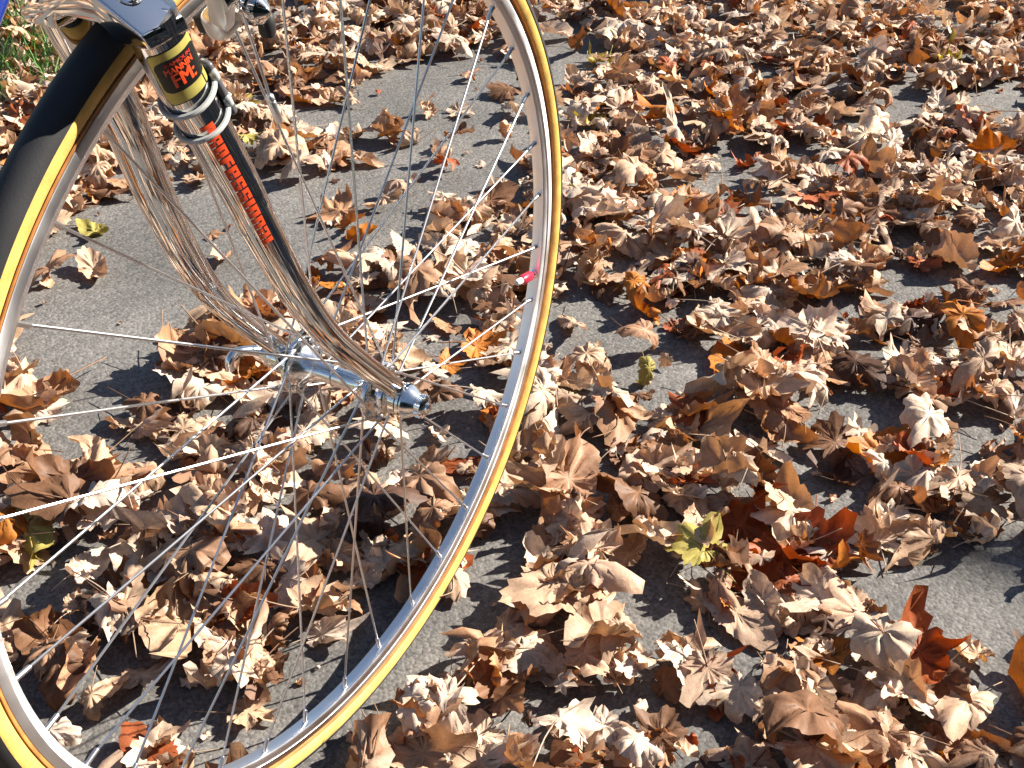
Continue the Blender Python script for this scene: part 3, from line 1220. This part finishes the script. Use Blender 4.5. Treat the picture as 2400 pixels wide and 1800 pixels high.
# --- quick release: lever on the left, nut on the right
V, F = lathe([(.0126, .0562), (.0134, .0568), (.0134, .0590), (.0124, .0597), (.0124, .0606), (.0128, .0611), (.0112, .0640), (.0092, .0670), (.0078, .0695), (.0082, .0704), (.0082, .0742), (.0062, .0760), (.0038, .0763), (.0034, .0780), (0, .0785)], HUBX, (0, -1, 0), 32)
nut = mesh("skewer_nut", V, F, ALLOY, bike)
for k in range(10):
    a = 2 * PI * k / 10
    q = HUBX + Vector((math.cos(a) * .0081, -.0722, math.sin(a) * .0081))
    V, F = tube([q + Vector((0, .0022, 0)), q - Vector((0, .0022, 0))], .0010, 6)
    mesh("nut_rib", V, F, ALLOY, nut)
V, F = lathe([(.0100, .0562), (.0105, .057), (.0105, .065), (.0090, .068), (.0082, .076), (.0060, .078), (0, .0785)], HUBX, (0, 1, 0), 28)
lev = mesh("quick_release", V, F, ALLOY, bike)
LP = spline([HUBX + Vector(v) for v in ((0, .068, 0), (-.010, .073, .006), (-.022, .078, .010), (-.0295, .079, .007), (-.0305, .079, -.001))], 6)
V, F = tube(LP, [.0042 - .0008 * k / (len(LP) - 1) for k in range(len(LP))], 12)
mesh("lever_arm", V, F, ALLOY, lev)

# --- front brake: side-pull caliper bolted through the crown
BC = CC + AX_P * .032 + AX_U * .002
arms = empty("front_brake", (0, 0, 0), bike)
V, F = lathe([(.0065, -.020), (.0065, .001), (.0095, .0015), (.0095, .006), (.0060, .0065), (.0060, .014), (.0075, .0145), (.0075, .020), (0, .021)], BC, AX_P, 24)
mesh("pivot_bolt", V, F, ALLOY, arms)
TAN = Vector((.945, 0, .327)).normalized()
for side in (-1, 1):
    # arm: from the pivot, out round the tyre and down to the shoe
    f0 = .004 if side < 0 else .010
    pl = [(0, .004), (.016, .008), (.032, .000), (.0395, -.014), (.0375, -.028), (.0345, -.036)]
    wd = [.0085, .0078, .0070, .0064, .0058, .0052]
    C_ = spline([(y, u, 0) for y, u in pl], 6)
    inn, outr = [], []
    for i, c in enumerate(C_):
        d = (C_[min(i + 1, len(C_) - 1)] - C_[max(i - 1, 0)]).normalized()
        nrm = Vector((-d.y, d.x, 0))
        w_ = np.interp(i / (len(C_) - 1) * 5, range(6), wd)
        inn.append(c + nrm * w_)
        outr.append(c - nrm * w_)
    poly = inn + outr[::-1]
    P3 = [BC + Vector((0, side * p.x, 0)) + AX_U * p.y + AX_P * f0 for p in poly]
    V, F = extrude_poly(P3, AX_P * .009, .0018, 2)
    mesh("brake_arm", V, F, SATIN, arms)
    # shoe holder, pad and its bolt
    sx = Vector((-.0790, side * .0245, .6490))
    V, F = block(sx, TAN, (0, 1, 0), TAN.cross(Vector((0, 1, 0))), .044, .0150, .0180, .0060, 4)
    hld = mesh("shoe_holder", V, F, SATIN, arms)
    V, F = block(sx + Vector((0, -side * .0075, 0)) - TAN * .001, TAN, (0, 1, 0), TAN.cross(Vector((0, 1, 0))), .038, .0085, .0105, .001, 2)
    mesh("brake_pad", V, F, BLACKR, arms)
    V, F = lathe([(.0050, .002), (.0050, .010), (.0085, .0105), (.0085, .013), (.0070, .0135), (.0070, .0185), (.0055, .0195), (.0030, .0225), (0, .024)], sx, (0, side, 0), 18)
    mesh("shoe_nut", V, F, CHROME, arms)
    V, F = block(sx + Vector((0, side * .004, 0)) - TAN.cross(Vector((0, 1, 0))) * (-.010), TAN, (0, 1, 0), TAN.cross(Vector((0, 1, 0))), .040, .0022, .010, .0009, 2)
    mesh("wheel_guide", V, F, SATIN, arms)
# spring, cable anchor, release knob and the cut cable end that hangs below
V, F = lathe([(.0060, -.010), (.0060, .004), (.0072, .0045), (.0072, .009), (.0040, .0095), (.0040, .013)], (-.0985, -.0410, .6640), AX_P, 14)
mesh("cable_anchor", V, F, CHROME, arms)
V, F = lathe([(.0, -.0070), (.0032, -.0066), (.0046, -.0042), (.0049, 0), (.0046, .0044), (.0034, .0068), (.0, .0074)], (-.0665, -.0340, .6365), (-.1, -.05, -.99), 20)
mesh("release_knob", V, F, BLACKR, arms)
V, F = tube([(-.094, -.040, .655), (-.082, -.037, .647), (-.0680, -.0345, .6410)], .0028, 10)
mesh("release_lever", V, F, CHROME, arms)
cp = spline([(-.103, -.0420, .705), (-.0985, -.0415, .676), (-.0920, -.0410, .6530), (-.0850, -.0410, .6250), (-.0795, -.0410, .6000)], 6)
V, F = tube(cp, .00085, 8)
cab = mesh("brake_cable", V, F, STEEL, arms)
V, F = lathe([(.0016, -.0010), (.0024, 0), (.0024, .003), (.0020, .0034), (.0024, .0040), (.0024, .0165), (.0016, .0182), (0, .0186)], (-.0800, -.0410, .6022), (.0062, 0, -.0205), 14)
mesh("cable_end_cap", V, F, SATIN, arms)

# --- frame: tubes of painted steel
HT0 = CC + AX_U * .029
HT1 = CC + AX_U * .165
BB = Vector((-.600, 0, .275))
ST1 = Vector((-.748, 0, .800))
TT0 = CC + AX_U * .140
V, F = lathe([(.0180, 0), (.0180, .004), (.0166, .006), (.0166, .128), (.0182, .130), (.0182, .136)], HT0, AX_U, 32)
mesh("head_tube", V, F, PAINT, bike)
for nm, a, b, r in (("down_tube", CC + AX_U * .0715, BB, .0143), ("top_tube", TT0, ST1 + Vector((.006, 0, -.022)), .0127), ("seat_tube", BB, ST1, .0143)):
    V, F = tube([a, b], r, 28)
    mesh(nm, V, F, PAINT, bike)
V, F = lathe([(.0195, -.034), (.0205, -.032), (.0205, .032), (.0195, .034)], BB, (0, 1, 0), 28)
mesh("bottom_bracket", V, F, PAINT, bike)
RH = Vector((-1.000, 0, RC))
for side in (-1, 1):
    V, F = tube([BB + Vector((-.02, side * .014, 0)), BB.lerp(RH, .45) + Vector((0, side * .036, 0)), RH + Vector((.02, side * .062, 0))], [.010, .0095, .006], 14)
    mesh("chain_stay", V, F, PAINT, bike)
    V, F = tube([ST1 + Vector((.004, side * .012, -.02)), RH + Vector((.012, side * .062, .022))], [.0075, .006], 14)
    mesh("seat_stay", V, F, PAINT, bike)
    V, F = block(RH + Vector((.006, side * .062, .004)), (1, 0, .3), (0, 1, 0), (-.3, 0, 1), .045, .005, .030, .002)
    mesh("rear_dropout", V, F, CHROME, bike)
V, F = tube([ST1 - (ST1 - BB).normalized() * .02, ST1 + (ST1 - BB).normalized() * .11], .0136, 20)
mesh("seat_post", V, F, ALLOY, bike)
SP = ST1 + (ST1 - BB).normalized() * .115
sv, sf = [], []
prof = [(-.130, .062, -.004), (-.11, .070, .004), (-.06, .062, .002), (0, .036, -.006), (.06, .022, -.008), (.12, .020, -.006), (.138, .012, -.010)]
for x, wd_, z in prof:
    for k in range(13):
        a = PI * k / 12
        sv.append(SP + Vector((x + .01, wd_ * math.cos(a), z + .020 + .026 * math.sin(a) - (.02 if k in (0, 12) else 0))))
for i in range(len(prof) - 1):
    for k in range(12):
        sf.append((i * 13 + k, i * 13 + k + 1, (i + 1) * 13 + k + 1, (i + 1) * 13 + k))
sf += [tuple(range(13)), tuple((len(prof) - 1) * 13 + k for k in range(12, -1, -1))]
sf += [(i * 13, (i + 1) * 13, (i + 1) * 13 + 12, i * 13 + 12) for i in range(len(prof) - 1)]
mesh("saddle", sv, sf, LEATHER, bike)
# stem and drop bar
V, F = lathe([(.0182, 0), (.0195, .004), (.0195, .014), (.0170, .020), (.0125, .021), (.0112, .022), (.0112, .060)], HT1, AX_U, 28)
mesh("headset", V, F, ALLOY, bike)
SB = HT1 + AX_U * .055
V, F = tube([SB - AX_U * .01, SB + AX_P * .012, SB + AX_P * .085 - AX_U * .004], [.0125, .0135, .0125], 18)
mesh("handlebar_stem", V, F, ALLOY, bike)
HB = SB + AX_P * .095
for side in (-1, 1):
    q = [(0, 0, 0), (0, .10, 0), (.004, .175, 0), (.030, .200, 0), (.075, .203, -.004), (.098, .205, -.040), (.085, .207, -.095), (.040, .208, -.128), (-.030, .208, -.135)]
    P = spline([HB + Vector((x, side * y, z)) for x, y, z in q], 5)
    V, F = tube(P, [.0128 if k < 5 else .0138 for k in range(len(P))], 14)
    mesh("handlebar", V, F, TAPE if True else ALLOY, bike)
    V, F = tube(spline([HB + Vector((x, side * y, z)) for x, y, z in ((.074, .203, .004), (.098, .204, .018), (.118, .204, -.010), (.122, .205, -.07), (.116, .206, -.10))], 4), [.012 - .007 * k / 16 for k in range(17)], 12)
    mesh("brake_lever", V, F, ALLOY, bike)
# cranks, chainring, pedals
for side, up in ((-1, 1), (1, -1)):
    e = BB + Vector((-.12 * up, side * .055, -.12 * up))
    V, F = tube([BB + Vector((0, side * .036, 0)), BB.lerp(e, .2) + Vector((0, side * .04, 0)), e], [.011, .010, .008], 12)
    mesh("crank_arm", V, F, ALLOY, bike)
    V, F = block(e + Vector((0, side * .055, 0)), (1, 0, 0), (0, 1, 0), (0, 0, 1), .085, .075, .022, .004)
    mesh("pedal", V, F, DARKST, bike)
pr_ = []
for k in range(156):
    r = .106 if k % 3 else .101
    pr_.append(BB + Vector((r * math.cos(2 * PI * k / 156), -.044, r * math.sin(2 * PI * k / 156))))
V, F = extrude_poly(pr_, (0, .003, 0))
mesh("chainring", V, F, ALLOY, bike, smooth=False)
# rear wheel: copies of the front wheel's parts on a hub of its own place
rw = empty("rear_wheel", RH, bike)
for ch in list(fw.children):
    c = ch.copy()
    COL.objects.link(c)
    c.parent = rw

# ------------------------------------------------------------------ unseen hedgerow added right of the path for shade and the chrome's dark reflection
hed = empty("added_hedge", (0, -4.1, -.03))
tag(hed, "tall dark evergreen hedgerow added out of view right of the path for its shade", "added_hedge")
tv, tf = [], []
r_ = np.random.default_rng(3)
HH = 2.93
n_ = 26000
hx = r_.uniform(-9, 13, n_)
top = HH + .10 * np.sin(hx * 1.7) + .07 * np.sin(hx * 4.9 + 1)
face = r_.random(n_)
hz = np.where(face < .72, r_.uniform(.02, 1, n_) * top, top + r_.normal(0, .05, n_))
hy = np.where(face < .72, .62 + r_.normal(0, .07, n_), r_.uniform(-.65, .65, n_))
for x, y, z in zip(hx, hy, hz):
    c = np.array([x, y, z])
    d = np.array([r_.normal(0, .5), .7, .5]) + r_.normal(0, .4, 3)
    d /= np.linalg.norm(d)
    sd_ = np.cross(d, r_.normal(0, 1, 3))
    sd_ /= np.linalg.norm(sd_)
    L, w_ = r_.uniform(.06, .15), r_.uniform(.02, .045)
    k = len(tv)
    tv += [c - sd_ * w_ * .3, c + sd_ * w_ * .3, c + d * L * .5 + sd_ * w_, c + d * L, c + d * L * .5 - sd_ * w_]
    tf.append((k, k + 1, k + 2, k + 3, k + 4))
mesh("foliage", tv, tf, NEEDLE, hed, smooth=False)
cv, cf = [], []
gx = np.linspace(-8.9, 12.9, 90)
for x in gx:
    t = HH + .10 * math.sin(x * 1.7) + .07 * math.sin(x * 4.9 + 1) - .08
    j = r_.normal(0, .04, 6)
    cv += [(x, .55 + j[0], 0), (x, .58 + j[1], t * .5), (x, .55 + j[2], t), (x, -.55 + j[3], t), (x, -.58 + j[4], t * .5), (x, -.55 + j[5], 0)]
for i in range(len(gx) - 1):
    for q in range(5):
        cf.append((i * 6 + q, i * 6 + q + 1, (i + 1) * 6 + q + 1, (i + 1) * 6 + q))
cf += [tuple(range(6)), tuple((len(gx) - 1) * 6 + q for q in range(5, -1, -1))]
mesh("solid_core", cv, cf, NEEDLE, hed, smooth=False)  # solid core added inside the foliage so it blocks sun and reflects dark

# ------------------------------------------------------------------ render
S.render.engine = 'CYCLES'
S.cycles.samples = 128
S.cycles.max_bounces = 6
S.cycles.diffuse_bounces = 3
S.cycles.glossy_bounces = 4
S.cycles.caustics_reflective = False
S.cycles.caustics_refractive = False
S.cycles.sample_clamp_indirect = 6
